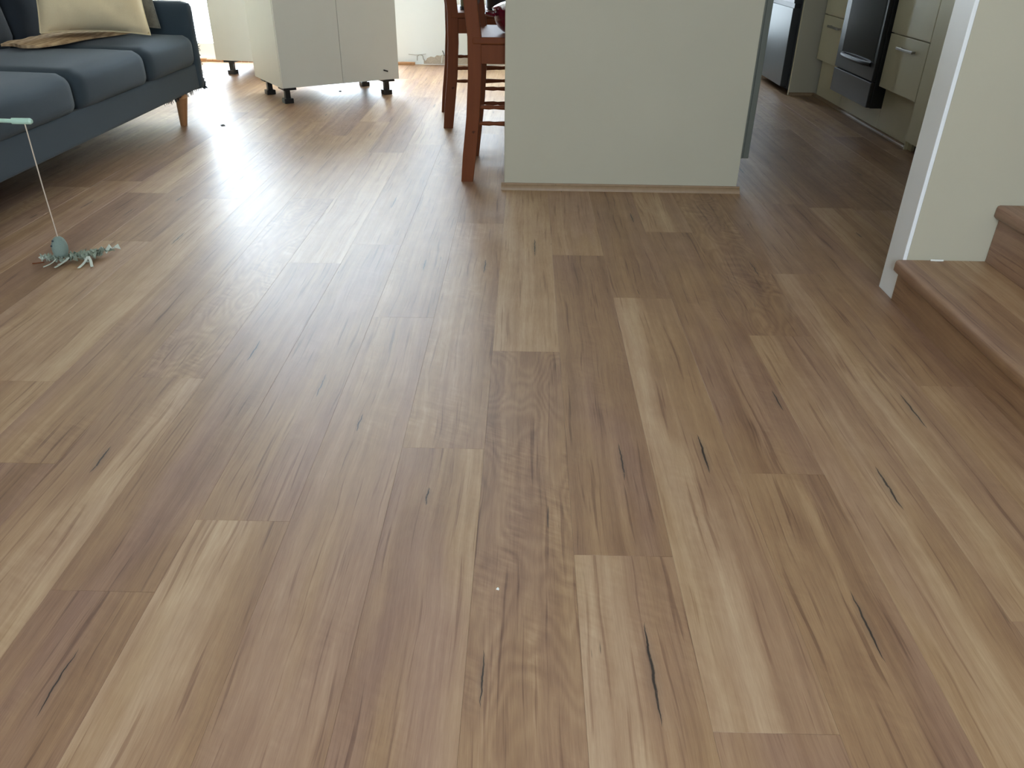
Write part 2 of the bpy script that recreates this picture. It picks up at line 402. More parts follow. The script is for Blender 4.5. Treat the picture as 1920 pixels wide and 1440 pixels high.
def glazed(name, hole, y, rails, mull):
    a, b, c, d = hole
    root = struct(name, boxm(a, b, y+0.02, y+0.09, c, c+0.03), M_TRIM)      # sill / track
    f = new(); w = 0.055
    box(f, a, a+w, y+0.015, y+0.085, c+0.03, d, 0.004); box(f, b-w, b, y+0.015, y+0.085, c+0.03, d, 0.004)
    box(f, a+w, b-w, y+0.015, y+0.085, d-w, d, 0.004); box(f, a+w, b-w, y+0.015, y+0.085, c+0.03, c+rails, 0.004)
    for m in mull: box(f, m-w/2, m+w/2, y+0.02, y+0.08, c+rails, d-w, 0.004)
    link('frame', f, M_TRIM, root)
    edges = [a+w] + [q for m in mull for q in (m-w/2, m+w/2)] + [b-w]
    for i in range(0, len(edges), 2):
        link('pane', boxm(edges[i], edges[i+1], y+0.045, y+0.051, c+rails, d-w), M_GLASS, root)
    return root
door_1 = glazed('door_1', DOOR, YB, 0.14, [-1.98])
glazed('added_window_kitchen', ADDED_WIN, YB, 0.30, [])
glazed('window_1', WIN, YB, 0.07, [-0.40])
glazed('added_window_rear', ADDED_WREAR, YF-0.10, 0.07, [0.1])

# wall between stair and kitchen with its white end face
SY0, SY1, SX = 2.258, 2.363, 1.154
struct('wall_stair', boxm(SX+0.012, XR, SY0, SY1, 0, ZC), M_BEIGE)
struct('trim_1', boxm(SX, SX+0.012, SY0, SY1, 0, ZC, bev=0.0015), M_TRIM)

# torn plasterboard along the foot of the back wall (skirting taken off)
bm = new(); prof = []
x = -0.86; pts = []
rp = random.Random(3)
top = [(-0.86, .035), (-0.845, .028), (-0.83, .05), (-0.80, .062), (-0.77, .056), (-0.75, .072), (-0.72, .07), (-0.70, .078), (-0.66, .07), (-0.6, .08), (-0.45, .07), (-0.3, .085), (-0.15, .075), (0.0, .08)]
prism(bm, [(-0.86, 0.004)] + top + [(0.0, 0.004)], 'y', YB-0.0015, YB+0.001)
link('torn_paper', bm, M_PLASTERBOARD, wall_back)
bm = new()
tube(bm, [(-0.985, YB-0.002, .078), (-0.93, YB-0.003, .074), (-0.89, YB-0.003, .075), (-0.84, YB-0.003, .082)], 0.0022, 5)
tube(bm, [(-0.915, YB-0.003, .03), (-0.912, YB-0.004, .066), (-0.89, YB-0.004, .076), (-0.868, YB-0.004, .07), (-0.862, YB-0.004, .04), (-0.852, YB-0.004, .033)], 0.0035, 5)
link('loose_paper_edge', bm, M_SHRED, wall_back)
bm = new(); tube(bm, [(-0.70, YB-0.004, .075), (-0.705, YB-0.012, .045), (-0.71, YB-0.012, .015)], 0.004, 5)
link('paper_curl', bm, M_CRUMB, wall_back)
bm = new(); tube(bm, [(-0.70, YB-0.006, .11), (-0.69, YB-0.008, .09), (-0.685, YB-0.006, .07)], 0.004, 5)
link('splinter', bm, M_LINT, wall_back)

def quad(bm, x0, x1, y, r=0.018, flip=-1):
    prof = [(0, 0)] + [(flip*r*math.cos(t*math.pi/12), r*math.sin(t*math.pi/12)) for t in range(7)]
    def P(p, a): return (a, y+p[0], p[1])
    return prism(bm, [(y+p[0], p[1]) for p in prof], 'x', x0, x1)

# skirting strip left along the back wall under the door and a short end beside the torn part
o = link('timber_offcut', boxm(-1.10, -0.93, YB-0.055, YB-0.02, 0.0, 0.022, bev=0.003), M_LEG); based(o)
tag(o, 'short dark timber offcut lying at the foot of the white back wall', 'offcut')
bm = new(); xs = -2.98
while xs < -1.2:
    w_ = rp.uniform(.05, .13); box(bm, xs, xs+w_, YB-0.03, YB-0.004, 0, rp.uniform(.012, .024), 0.002); xs += w_ + rp.uniform(0, .01)
struct('trim_2', bm, M_LEG)

# ------------------------------------------------------------------ peninsula: end wall, bench, cupboards
IX0, IX1, IY = -0.087, 0.928, 3.396
struct('wall_peninsula', boxm(IX0, IX1, IY, IY+0.11, 0, 0.90, bev=0.003), M_BEIGE)
bm = quad(new(), IX0-0.013, IX1+0.012, IY, 0.022)
box(bm, IX0-0.013, IX1+0.012, IY-0.006, IY, 0.0, 0.028, 0.001)
struct('trim_3', bm, M_QUAD)
bt = link('breakfast_bar_top', boxm(IX0-0.03, IX1+0.10, IY-0.03, 5.55, 0.90, 0.94, bev=0.006), M_BENCH); based(bt)
tag(bt, 'grey benchtop of the breakfast bar over the beige end wall', 'benchtop')
pc = thing('base_cabinet', 'grey green base cabinet run behind the beige end wall of the bar', 'cabinet', (0.65, 4.5, 0))
link('carcass', boxm(0.34, 0.965, IY+0.113, 5.5, 0.12, 0.90), M_SHADE, pc)
link('kickboard', boxm(0.40, 0.905, IY+0.115, 5.48, 0.0, 0.12), M_SHADE, pc)
for i in range(4):
    y0 = IY+0.116 + i*0.495
    d = link('door', boxm(0.967, 0.992, y0, y0+0.488, 0.12, 0.87, bev=0.002), M_SHADE, pc)
    hb = new(); tube(hb, [(0.993, y0+.06, .78), (1.012, y0+.06, .78), (1.012, y0+.20, .78), (0.993, y0+.20, .78)], 0.005, 6)
    link('handle', hb, M_HANDLE, d)

# ------------------------------------------------------------------ staircase
st = thing('staircase', 'timber clad staircase rising to the right beside the beige wall', 'stairs', (1.6, 1.8, 0))
NY0 = 1.15; SYW = SY0 - 0.002
def wood_props(o, tl, tr, seed, fig=.2, hue=.6, vx=.1, vy=.5, vl=.05, vw=.0):
    o['tl'], o['tr'], o['seed'], o['fig'], o['hue'] = tl, tr, seed, fig, hue; o['vx'], o['vy'], o['vl'], o['vw'] = vx, vy, vl, vw
tr_z = [0.132 + 0.173*i for i in range(6)]; n_x = [1.133 + 0.25*i for i in range(6)]
for i in range(6):
    zt = tr_z[i]; zb = 0.0 if i == 0 else tr_z[i-1]
    xr = n_x[i] + 0.018
    bm = boxm(0, 0.016, 0, SYW-NY0, 0, zt-0.038-zb)
    r_ = link('riser', bm, M_PLANK, st, world=False); r_.location = Vector((xr, NY0, zb)) - st.location
    wood_props(r_, .34, .26, 31+i, .2, 1.0)
    # tread: board surface in two planks, then the nosing
    t0, t1 = n_x[i]+0.045, (n_x[i+1]+0.018 if i < 5 else XR-0.003)
    ws = [(t0, t0+0.105), (t0+0.105, t1)]
    for q, (a, b) in enumerate(ws):
        t_ = link('tread', boxm(0, b-a-0.0005, 0, SYW-NY0, -0.02, 0), M_PLANK, st, world=False); t_.location = Vector((a, NY0, zt)) - st.location
        wood_props(t_, (.40, .70)[q], (.52, .30)[q], 57+i*3+q, .2, .5)
    bm = new(); prism(bm, [(0.006, -0.038), (0.045, -0.038), (0.045, 0), (0.008, 0), (0.002, -0.003), (0, -0.010), (0, -0.032)], 'y', 0, SYW-NY0)
    n_ = link('nosing', bm, M_PLANK, st, world=False, ang=60); n_.location = Vector((n_x[i], NY0, zt)) - st.location
    wood_props(n_, .30, .34, 83+i, .1, 1.0)
    if i: link('string_block', boxm(xr+0.017, min(t1, XR-0.003), NY0, SYW, zb-0.1 if i > 1 else 0.0, zt-0.021), M_SUB, st)
bm = new(); tube(bm, [(1.235, SY0-0.004, .1335), (1.25, SY0-0.008, .1345), (1.272, SY0-0.006, .1335)], 0.0035, 5)
based(tag(link('plaster_crumb', bm, M_CRUMB), 'white plaster crumb on the first stair tread against the wall', 'crumb'))

# ------------------------------------------------------------------ kitchen run on the right
KX = 2.03; DX = 1.985
def kitchen_unit(label, y0, y1, zb, splits, handles, group=None, kick=0.0):
    u = thing('drawer_unit', label, 'cabinet', ((DX+XR)/2, (y0+y1)/2, 0), 0, group)
    link('carcass', boxm(DX+0.019, XR-0.005, y0+0.001, y1-0.001, zb+0.01, 0.88), M_CREAM, u)
    link('kickboard', boxm(KX, KX+0.016, y0+0.001, y1-0.001, 0.0, zb+0.008), M_CREAM, u)
    zs = [zb] + splits + [0.875]
    for a, b in zip(zs, zs[1:]):
        d = link('drawer_front', boxm(DX, DX+0.018, y0+0.003, y1-0.003, a+0.003, b-0.003, bev=0.0015), M_CREAM, u)
        zh = b - 0.06 if (b-a) > .2 else (a+b)/2
        yc = (y0+y1)/2 - 0.02; hw = handles
        hb = new(); box(hb, DX-0.026, DX-0.016, yc-hw, yc+hw, zh-0.007, zh+0.007, 0.003)
        box(hb, DX-0.018, DX, yc-hw+.012, yc-hw+.024, zh-0.005, zh+0.005); box(hb, DX-0.018, DX, yc+hw-.024, yc+hw-.012, zh-0.005, zh+0.005)
        link('handle', hb, M_HANDLE, d)
    return u
OY0, OY1 = 4.68, 5.30
kitchen_unit('cream drawer unit between the charcoal cooker and the tall beige panel', OY1+0.004, 5.775, 0.245, [0.525], 0.10)
kitchen_unit('cream drawer unit nearer than the charcoal cooker, handle on its lower drawer', 4.20, OY0-0.004, 0.245, [0.525], 0.10)
fp = thing('dishwasher', 'cream fronted dishwasher nearest the white wall end', 'dishwasher', ((DX+XR)/2, 3.9, 0))
link('front_panel', boxm(DX, DX+0.018, 3.60, 4.196, 0.055, 0.875, bev=0.0015), M_CREAM, fp)
link('tub', boxm(DX+0.019, XR-0.005, 3.602, 4.194, 0.065, 0.88), M_DARKG, fp)
for yy in (3.66, 4.14):
    for xx in (DX+0.12, XR-0.1):
        bm = new(); lathe(bm, [(0, 0), (.02, 0), (.02, .012), (.011, .014), (.011, .066), (0, .066)], (xx, yy, 0), 12); link('foot', bm, M_BLACKP, fp)
# the white end of the kickboard and timber quad along it
struct('trim_4', boxm(KX-0.020, KX-0.001, 4.240, 4.25, 0.0, 0.05, bev=0.001), M_CREAM)
bm = new(); prism(bm, [(KX, 0)] + [(KX-0.018*math.cos(t*math.pi/12), 0.018*math.sin(t*math.pi/12)) for t in range(7)], 'y', 4.25, 5.81)
struct('trim_5', bm, M_QUAD)
kb = link('kitchen_benchtop', new_bt := boxm(DX-0.02, XR-0.002, 3.58, OY0-0.004, 0.88, 0.92, bev=0.004), M_BENCH); based(kb)
tag(kb, 'grey kitchen benchtop over the drawers nearer than the cooker', 'benchtop')
kb = link('kitchen_benchtop', boxm(DX-0.02, XR-0.002, OY1+0.004, 5.775, 0.88, 0.92, bev=0.004), M_BENCH); based(kb)
tag(kb, 'grey kitchen benchtop over the drawers beside the tall beige panel', 'benchtop')

# freestanding cooker
ck = thing('cooker', 'charcoal freestanding cooker standing proud of the cream drawers', 'oven', ((1.95+XR)/2, (OY0+OY1)/2, 0))
link('body', boxm(1.967, XR-0.02, OY0+0.004, OY1-0.004, 0.125, 0.90, bev=0.002), M_BLACKS, ck)
link('plinth', boxm(KX+0.02, XR-0.05, OY0+0.02, OY1-0.02, 0.0, 0.126), M_BLACKS, ck)
link('kickboard', boxm(KX, KX+0.016, OY0+0.001, OY1-0.001, 0.0, 0.123), M_CREAM, ck)
dw = link('drawer', boxm(1.945, 1.966, OY0+0.006, OY1-0.006, 0.128, 0.262, bev=0.002), M_BLACKS, ck)
link('front_plate', boxm(1.942, 1.9448, OY0+0.007, OY1-0.007, 0.129, 0.261, bev=0.001), M_OVEN, dw)
dr = link('door', boxm(1.945, 1.966, OY0+0.006, OY1-0.006, 0.27, 0.80, bev=0.002), M_BLACKS, ck)
link('front_plate', boxm(1.942, 1.9448, OY0+0.007, OY1-0.007, 0.271, 0.799, bev=0.001), M_OVEN, dr)
link('door_glass', boxm(1.9395, 1.9425, OY0+0.035, OY1-0.085, 0.36, 0.78, bev=0.001), M_OVENG, dr)
hb = new(); pts = [(1.941 - 0.03*math.sin(math.pi*t/10)**.5, OY0+0.06 + (OY1-OY0-0.16)*t/10, 0.352 - 0.0*t) for t in range(11)]
tube(hb, pts, 0.013, 8); link('handle', hb, M_BLACKS, dr)
link('control_panel', boxm(1.945, 1.966, OY0+0.006, OY1-0.006, 0.805, 0.895, bev=0.004), M_OVEN, ck)
for i in range(5):
    bm = new(); yk = OY0+.09 + i*.11
    tube(bm, [(1.945, yk, .85), (1.925, yk, .85)], [.018, .015], 16); link('knob', bm, M_BLACKP, ck)
link('hob', boxm(1.95, XR-0.02, OY0+0.004, OY1-0.004, 0.90, 0.915, bev=0.003), M_BLACKS, ck)

# tall panel and refrigerator
struct('wall_light_blocker', boxm(0.34, 0.93, 5.58, YB, 0, ZC), M_BEIGE)  # unseen wall, added to keep back window light out of the kitchen
pn = thing('pantry_panel', 'tall beige end panel between the drawers and the steel refrigerator', 'panel', (2.2, 5.83, 0))
link('board', boxm(1.852, XR-0.002, 5.82, 5.838, 0, 2.1), M_BEIGE, pn)
link('lit_edge_strip', boxm(1.8495, 1.852, 5.819, 5.839, 0, 2.1, bev=0.0005), M_CREAM, pn)  # paler colour paints in the light on the panel's front edge
bm = new(); quad(bm, 1.852, KX+0.0, 5.82, 0.018); struct('trim_6', bm, M_QUAD)
fr = thing('refrigerator', 'stainless steel refrigerator behind the tall beige panel', 'refrigerator', (2.2, 6.2, 0))
link('cabinet_body', boxm(1.86, XR-0.03, 5.90, 6.56, 0.035, 1.70, bev=0.006), M_DARKG, fr)
link('plinth', boxm(1.90, XR-0.06, 5.92, 6.54, 0.0, 0.035), M_BLACKP, fr)
for nm, za, zb in (('freezer_door', .045, .545), ('door', .575, 1.70)):
    d1 = link(nm, boxm(1.8085, 1.858, 5.90, 6.56, za, zb, bev=0.002), M_DARKG, fr)
    link('steel_front', boxm(1.806, 1.8083, 5.901, 6.559, za+0.001, zb-0.001, bev=0.0008), M_STEEL, d1)
link('handle_recess', boxm(1.815, 1.858, 5.905, 6.555, 0.545, 0.575), M_BLACKP, fr)

# overhead cupboards over the bar, unseen, added to cut daylight reaching the kitchen
oc = thing('added_overhead_cupboard', 'added cream overhead cupboard run, unseen, blocking light above the breakfast bar', 'cupboard', (0.65, 4.5, 1.5))
link('carcass', boxm(0.45, 0.90, IY+0.1, 5.5, 1.4, ZC-0.002), M_CREAM, oc)
for i in range(4): link('door', boxm(0.90, 0.918, IY+0.105+i*.495, IY+0.105+i*.495+.49, 1.403, 2.3, bev=0.002), M_CREAM, oc)

# ------------------------------------------------------------------ loose flat-pack cabinets on plastic legs
def flatpack(label, loc, rz, w, d, h, z0, legs, doors, mark):
    c = thing('kitchen_cabinet', label, 'cabinet', loc, rz, None)
    L = dict(world=False)
    t = 0.016
    link('side_panel', boxm(0, t, 0.02, d, z0, z0+h, bev=0.0006), M_MELA, c, **L)
    link('side_panel', boxm(w-t, w, 0.02, d, z0, z0+h, bev=0.0006), M_MELA, c, **L)
    link('base_panel', boxm(t, w-t, 0.02, d, z0, z0+t), M_MELA, c, **L)
    link('back_panel', boxm(t, w-t, d-t, d, z0+t, z0+h), M_MELA, c, **L)
    link('shelf', boxm(t, w-t, 0.04, d-t, z0+h/2, z0+h/2+t), M_MELA, c, **L)
    link('top_rail', boxm(t, w-t, 0.02, 0.12, z0+h-t, z0+h), M_MELA, c, **L)
    g = 0.0015; dw_ = w/doors
    for i in range(doors):
        dd = link('door', boxm(i*dw_+g, (i+1)*dw_-g, 0, 0.018, z0+0.002, z0+h-0.002, bev=0.001), M_MELA, c, **L)
        if mark and i == doors-1:
            mb = new(); tube(mb, [(w-0.112, -0.002, z0+0.064), (w-0.082, -0.002, z0+0.054)], 0.0045, 8)
            link('drill_slot', mb, M_BLACKP, dd, **L)
    for (lx, ly) in legs:
        lb = new()
        box(lb, lx-0.042, lx+0.042, (0.004 if ly < .2 else ly-0.04), ly+0.04, z0-0.013, z0, 0.002)
        prism(lb, [(lx-0.016, ly-0.016), (lx+0.016, ly-0.016), (lx+0.016, ly+0.016), (lx-0.016, ly+0.016)], 'z', 0.028, z0-0.009)
        box(lb, lx-0.030, lx+0.030, ly-0.030, ly+0.030, 0.0, 0.030, 0.004)
        lg = link('leg', lb, M_BLACKP, c, **L)
    return c
A1 = math.radians(33.99)
flatpack('white two door kitchen cabinet on black legs with small dark slot low on its right', (-1.534, 5.163, 0), A1, 0.81, 0.571, 0.74, 0.10,
         [(.048, .075), (.048, .435), (.735, .055), (.735, .43)], 2, True)
A2 = math.atan2(6.285-6.339, 2.367-2.077)
flatpack('white kitchen cabinet with single door standing behind the two door cabinet', (-2.367, 6.339, 0), A2, 0.60, 0.56, 0.74, 0.10,
         [(.10, .05), (.385, .05), (.10, .48), (.385, .48)], 1, False)

# ------------------------------------------------------------------ chairs at the bar
def chair(label, loc, rz):
    c = thing('bar_chair', label, 'chair', loc, rz, 'red brown chairs at the bar')
    L = dict(world=False); W_ = 0.46
    cl = [(0.0, 0.0), (0.012, .12), (0.030, .28), (0.040, .45), (0.040, .60), (0.022, .76), (-0.010, .92), (-0.06, 1.05)]
    for y in (0.0, W_):
        bm = new(); prev = None; hw, hd = 0.029, 0.018
        rings = []
        for (x, z) in cl:
            k = hw * (0.92 if z == 0 else 1.0 if z < .8 else 0.9)
            rings.append([bm.verts.new((x+sx*k, y+sy*hd, z)) for sx, sy in ((-1, -1), (1, -1), (1, 1), (-1, 1))])
        for a, b in zip(rings, rings[1:]):
            for q in range(4): bm.faces.new((a[q], a[(q+1) % 4], b[(q+1) % 4], b[q]))
        bm.faces.new(rings[0][::-1]); bm.faces.new(rings[-1])
        lon = [e for e in bm.edges if abs((e.verts[0].co-e.verts[1].co).z) > .05]
        bmesh.ops.bevel(bm, geom=lon, offset=0.004, segments=2, profile=.5, affect='EDGES')
        link('back_leg', bm, M_CHAIR, c, **L)
    prof = [(.017, 0), (.020, .02), (.015, .06), (.019, .14), (.022, .24), (.017, .30), (.022, .33), (.022, .50)]
    for y in (0.005, W_-0.005):
        bm = new(); lathe(bm, [(0, 0)] + prof + [(0, .50)], (0.40, y, 0), 14); link('front_leg', bm, M_CHAIR, c, **L)
    s = new(); box(s, 0.030, 0.46, -0.02, W_+0.02, 0.572, 0.600, 0.006); link('seat', s, M_CHAIR, c, **L)
    link('apron', boxm(0.06, 0.415, -0.014, 0.008, 0.497, 0.571, bev=0.002), M_CHAIR, c, **L)
    link('apron', boxm(0.06, 0.415, W_-0.008, W_+0.014, 0.497, 0.571, bev=0.002), M_CHAIR, c, **L)
    link('apron', boxm(0.032, 0.052, 0.02, W_-0.02, 0.497, 0.571, bev=0.002), M_CHAIR, c, **L)
    link('apron', boxm(0.392, 0.412, 0.028, W_-0.028, 0.500, 0.571, bev=0.002), M_CHAIR, c, **L)
    for y in (0.0, W_):
        for z in (.252, .320):
            bm = new(); xs = [0.02, .06, .10, .12, .14, .21, .29, .31, .33, .37, .40]; rs = [.007, .0075, .010, .0075, .009, .013, .009, .0075, .010, .0075, .007]
            tube(bm, [(x, y, z) for x in xs], rs, 10); link('rung', bm, M_CHAIR, c, **L)
    for x, z in ((.40, .22), (.025, .30)):
        bm = new(); n_ = 8
        tube(bm, [(x, 0.01 + (W_-.02)*i/n_, z) for i in range(n_+1)], [.008, .009, .011, .013, .014, .013, .011, .009, .008], 10); link('rung', bm, M_CHAIR, c, **L)
    for z, h in ((.72, .05), (.84, .05), (.97, .075)):
        xx = .03 - max(0, z-.72)*.22
        link('back_slat', boxm(xx-.009, xx+.009, 0.012, W_-.012, z-h/2, z+h/2, bev=.004), M_CHAIR, c, **L)
    return c
chair('red brown timber bar chair nearest, carrying the dark red casserole pot', (-0.257, 3.515, 0), 0.0)
chair('red brown timber bar chair farther back, behind the nearest chair', (-0.440, 4.597, 0), math.radians(7))

# pots on the chair seats
cp = thing('casserole_pot', 'dark red enamel casserole pot with lid on the nearest chair seat', 'pot', (-0.024, 3.672, 0.6008))
bm = new(); lathe(bm, [(0, 0), (.062, 0), (.082, .006), (.103, .024), (.116, .050), (.121, .075), (.122, .088), (.117, .088), (.112, .06), (.095, .025), (.07, .012), (0, .01)], (-0.024, 3.672, .6008), 40); link('body', bm, M_RED, cp)
bm = new(); lathe(bm, [(.108, .086), (.125, .087), (.126, .094), (.118, .100), (.09, .114), (.05, .124), (0, .126)], (-0.024, 3.672, .6028), 40); link('lid', bm, M_RED, cp)
bm = new(); lathe(bm, [(.008, .125), (.008, .135), (.02, .139), (.022, .147), (.015, .153), (0, .154)], (-0.024, 3.672, .6028), 20); link('lid_knob', bm, M_STEEL, cp)
for sx in (-1, 1):
    bm = new(); pts = [(-0.024 + sx*(.116 + .034*math.sin(math.pi*t/8)), 3.672 - .05 + .1*t/8, .600+.074) for t in range(9)]
    tube(bm, pts, .008, 8); link('handle', bm, M_RED, cp)
kp = thing('black_pot', 'black cooking pot on the farther chair seat, behind the red pot', 'pot', (-0.13, 4.80, 0.6008))
bm = new(); lathe(bm, [(0, 0), (.09, 0), (.10, .01), (.105, .14), (.10, .14), (.095, .02), (0, .012)], (-0.13, 4.80, .6008), 32); link('body', bm, M_BLACKS, kp)
bm = new(); lathe(bm, [(.107, .140), (.107, .146), (.06, .16), (0, .165)], (-0.13, 4.80, .6008), 32); link('lid', bm, M_BLACKS, kp)
bm = new(); lathe(bm, [(.0, .164), (.014, .168), (.016, .18), (0, .186)], (-0.13, 4.80, .6008), 16); link('lid_knob', bm, M_BLACKP, kp)
bo = thing('bottle', 'olive bottle with dark base standing on the farther chair seat', 'bottle', (-0.335, 4.76, 0.6008))
bm = new(); lathe(bm, [(0, .018), (.034, .018), (.036, .03), (.036, .13), (.03, .16), (.014, .19), (.013, .24), (0, .24)], (-0.335, 4.76, .6008), 24); link('body', bm, M_OLIVE, bo)
bm = new(); lathe(bm, [(0, 0), (.037, 0), (.038, .018), (0, .018)], (-0.335, 4.76, .6008), 24); link('base', bm, M_BLACKP, bo)

# ------------------------------------------------------------------ sofa
SXF = -1.895
so = thing('sofa', 'navy fabric sofa with honey timber legs along the left side', 'sofa', (-2.4, 3.4, 0))
SY_0, SY_1 = 1.28, 4.82
link('base_frame', soft(-2.84, SXF, SY_0+.02, SY_1-.02, .165, .305, .018, (0, 0, 0), 12, .002), M_NAVY, so)
bounds = [1.36, 2.02, 2.72, 3.41, 4.115, 4.755]
for i, (a, b) in enumerate(zip(bounds, bounds[1:])):
    link('seat_cushion', soft(-2.66, SXF+.012, a+.003, b-.003, .285, (.430 if i < 2 else .458), .055, (.016, .0, .016), 12, .003, i*3.1), M_NAVY, so)
    if i < 5:
        bm = soft(-.10, .10, a+.006, b-.006, -.02, .46, .07, (.055, .0, .01), 12, .004, 20+i)
        bmesh.ops.rotate(bm, verts=bm.verts, cent=(0, 0, 0), matrix=Matrix.Rotation(-.20, 3, 'Y'))
        bmesh.ops.translate(bm, verts=bm.verts, vec=(-2.58, 0, .455)); link('back_cushion', bm, M_DARKNAVY, so)
link('backrest', soft(-2.90, -2.76, SY_0+.02, SY_1-.02, .17, .80, .04, (0, 0, .0), 12, .003), M_NAVY, so)
for a, b in ((SY_0, SY_0+.085), (SY_1-.075, SY_1+.01)):
    bm = soft(-2.86, SXF+.012, a, b, .155, .622, .036, (0, .006, .0), 12, .003, a)
    link('armrest', bm, M_NAVY, so)
for (lx, ly, sx, sy) in ((-1.945, 4.55, .035, -.045), (-2.75, 4.6, -.03, -.03), (-1.945, 1.55, .035, .045), (-2.75, 1.5, -.03, .03)):
    bm = new(); tube(bm, [(lx, ly, 0), (lx+sx*.5, ly+sy*.5, .085), (lx+sx, ly+sy, .168)], [.0185, .026, .033], 16); link('leg', bm, M_LEG, so)
# threads pulled loose by a cat along the arm's edge and the frame's lower edge
bm = new(); rt = random.Random(5)
for i in range(260):
    t = rt.random()
    if i < 200:
        p = Vector((SXF+.004-rt.random()*.02, SY_1-.004, .165 + .40*t*t)); d = Vector((rt.uniform(-.2, .6), 1.0, rt.uniform(-.9, .5)))
        if i % 3 == 0: p.z = .162 + .05*rt.random(); d.z -= .5
    else:
        p = Vector((SXF-.008-rt.random()*.01, 4.25 + .55*t, .176)); d = Vector((rt.uniform(-.1, .5), rt.uniform(-.5, .5), -1))
    ln = rt.uniform(.014, .030)
    q = p + d.normalized()*ln
    tube(bm, [p, (p+q)/2 + Vector((rt.uniform(-.003, .003), rt.uniform(-.003, .003), rt.uniform(-.003, .003))), q], [.0022, .0019, .0012], 3)
link('frayed_threads', bm, M_DARKNAVY, so, kind='stuff')

# throw folded on the seat
th = new(); nx, ny = 14, 30
def throw_pt(i, j, top):
    u, v = i/nx, j/ny
    x = -2.475 + (.20 + .15*v + .012*math.sin(9*v))*u; y = 3.93 + .60*v + .02*math.sin(7*u) - .05*u*(1-v)
    z = .4825 + (.014 if top else 0.0) + .005*mnoise.noise(Vector((x*14, y*14, 0)))*(1 if top else 0)
    if top: z -= .008*(max(0, u-.92)/.08)
    return (x, y, z)
vt = [[th.verts.new(throw_pt(i, j, 1)) for j in range(ny+1)] for i in range(nx+1)]
vb = [[th.verts.new(throw_pt(i, j, 0)) for j in range(ny+1)] for i in range(nx+1)]
for i in range(nx):
    for j in range(ny):
        th.faces.new((vt[i][j], vt[i+1][j], vt[i+1][j+1], vt[i][j+1])); th.faces.new((vb[i][j], vb[i][j+1], vb[i+1][j+1], vb[i+1][j]))
for j in range(ny):
    th.faces.new((vt[0][j], vt[0][j+1], vb[0][j+1], vb[0][j])); th.faces.new((vt[nx][j], vb[nx][j], vb[nx][j+1], vt[nx][j+1]))
for i in range(nx):
    th.faces.new((vt[i][0], vb[i][0], vb[i+1][0], vt[i+1][0])); th.faces.new((vt[i][ny], vt[i+1][ny], vb[i+1][ny], vb[i][ny]))
bmesh.ops.recalc_face_normals(th, faces=th.faces[:])
o = link('throw_blanket', th, M_THROW); based(o); tag(o, 'tan striped throw blanket folded flat on the navy sofa seat', 'blanket')

def pillow(w, h, t, n=26, seed=0.0, ears=.07):
    bm = new()
    def pt(i, j, s):
        u, v = 2*i/n-1, 2*j/n-1
        e = (1-abs(u)**2.6)*(1-abs(v)**2.6); th_ = t*max(0, e)**.5
        pin = 1 - ears*(1-abs(u)**2)*abs(v)**2 ; pin2 = 1 - ears*(1-abs(v)**2)*abs(u)**2
        x, z = u*w/2*pin2, v*h/2*pin
        wr = (mnoise.noise(Vector((u*2.2+seed, v*2.2, s)))*.020 + mnoise.noise(Vector((u*5+seed, v*4+u*2, s)))*.010)*max(0, e)**.3
        return Vector((x, s*(th_/2) + wr, z))
    f = {}; b = {}
    for i in range(n+1):
        for j in range(n+1):
            f[i, j] = bm.verts.new(pt(i, j, -1))
            b[i, j] = f[i, j] if i in (0, n) or j in (0, n) else bm.verts.new(pt(i, j, 1))
    for i in range(n):
        for j in range(n):
            bm.faces.new((f[i, j], f[i+1, j], f[i+1, j+1], f[i, j+1]))
            q = (b[i, j], b[i, j+1], b[i+1, j+1], b[i+1, j])
            if len(set(q)) == 4: 
                try: bm.faces.new(q)
                except ValueError: pass
    bmesh.ops.recalc_face_normals(bm, faces=bm.faces[:]); return bm

def place_pillow(name, mat, w, h, t, base, yaw, lean, roll, label, seed, seam=True):
    r = thing(name, label, 'cushion', base)
    Mx = Matrix.Rotation(yaw, 4, 'Z') @ Matrix.Rotation(-lean, 4, 'X') @ Matrix.Rotation(roll, 4, 'Y') @ Matrix.Translation((0, 0, h/2))
    bm = pillow(w, h, t, seed=seed); bmesh.ops.transform(bm, matrix=Mx, verts=bm.verts); link('cover', bm, mat, r, world=False)
    if seam:
        bm = new(); ring = []
        for k in range(96):
            s = k/24; q = s % 1*2-1
            u, v = [(q, -1), (1, q), (-q, 1), (-1, -q)][int(s)]
            pin = 1 - .07*(1-abs(u)**2)*abs(v)**2; pin2 = 1 - .07*(1-abs(v)**2)*abs(u)**2
            ring.append(Mx @ Vector((u*w/2*pin2, 0, v*h/2*pin)))
        tube(bm, ring + [ring[0]], .004, 5, cap=False); link('seam', bm, mat, r, world=False)
    return r
# pillow faces +x and slightly towards the camera: its local -y is the front
place_pillow('cushion', M_LINEN, .50, .47, .21, (-2.175, 4.262, .505), math.radians(31), math.radians(17), 0.06, 'cream linen cushion leaning on the sofa back over the tan throw', 1.7)
place_pillow('cushion', M_GREYP, .44, .42, .055, (-2.185, 4.495, .505), math.radians(31), math.radians(13), 0.02, 'grey patterned cushion tucked behind the cream linen cushion', 6.1)

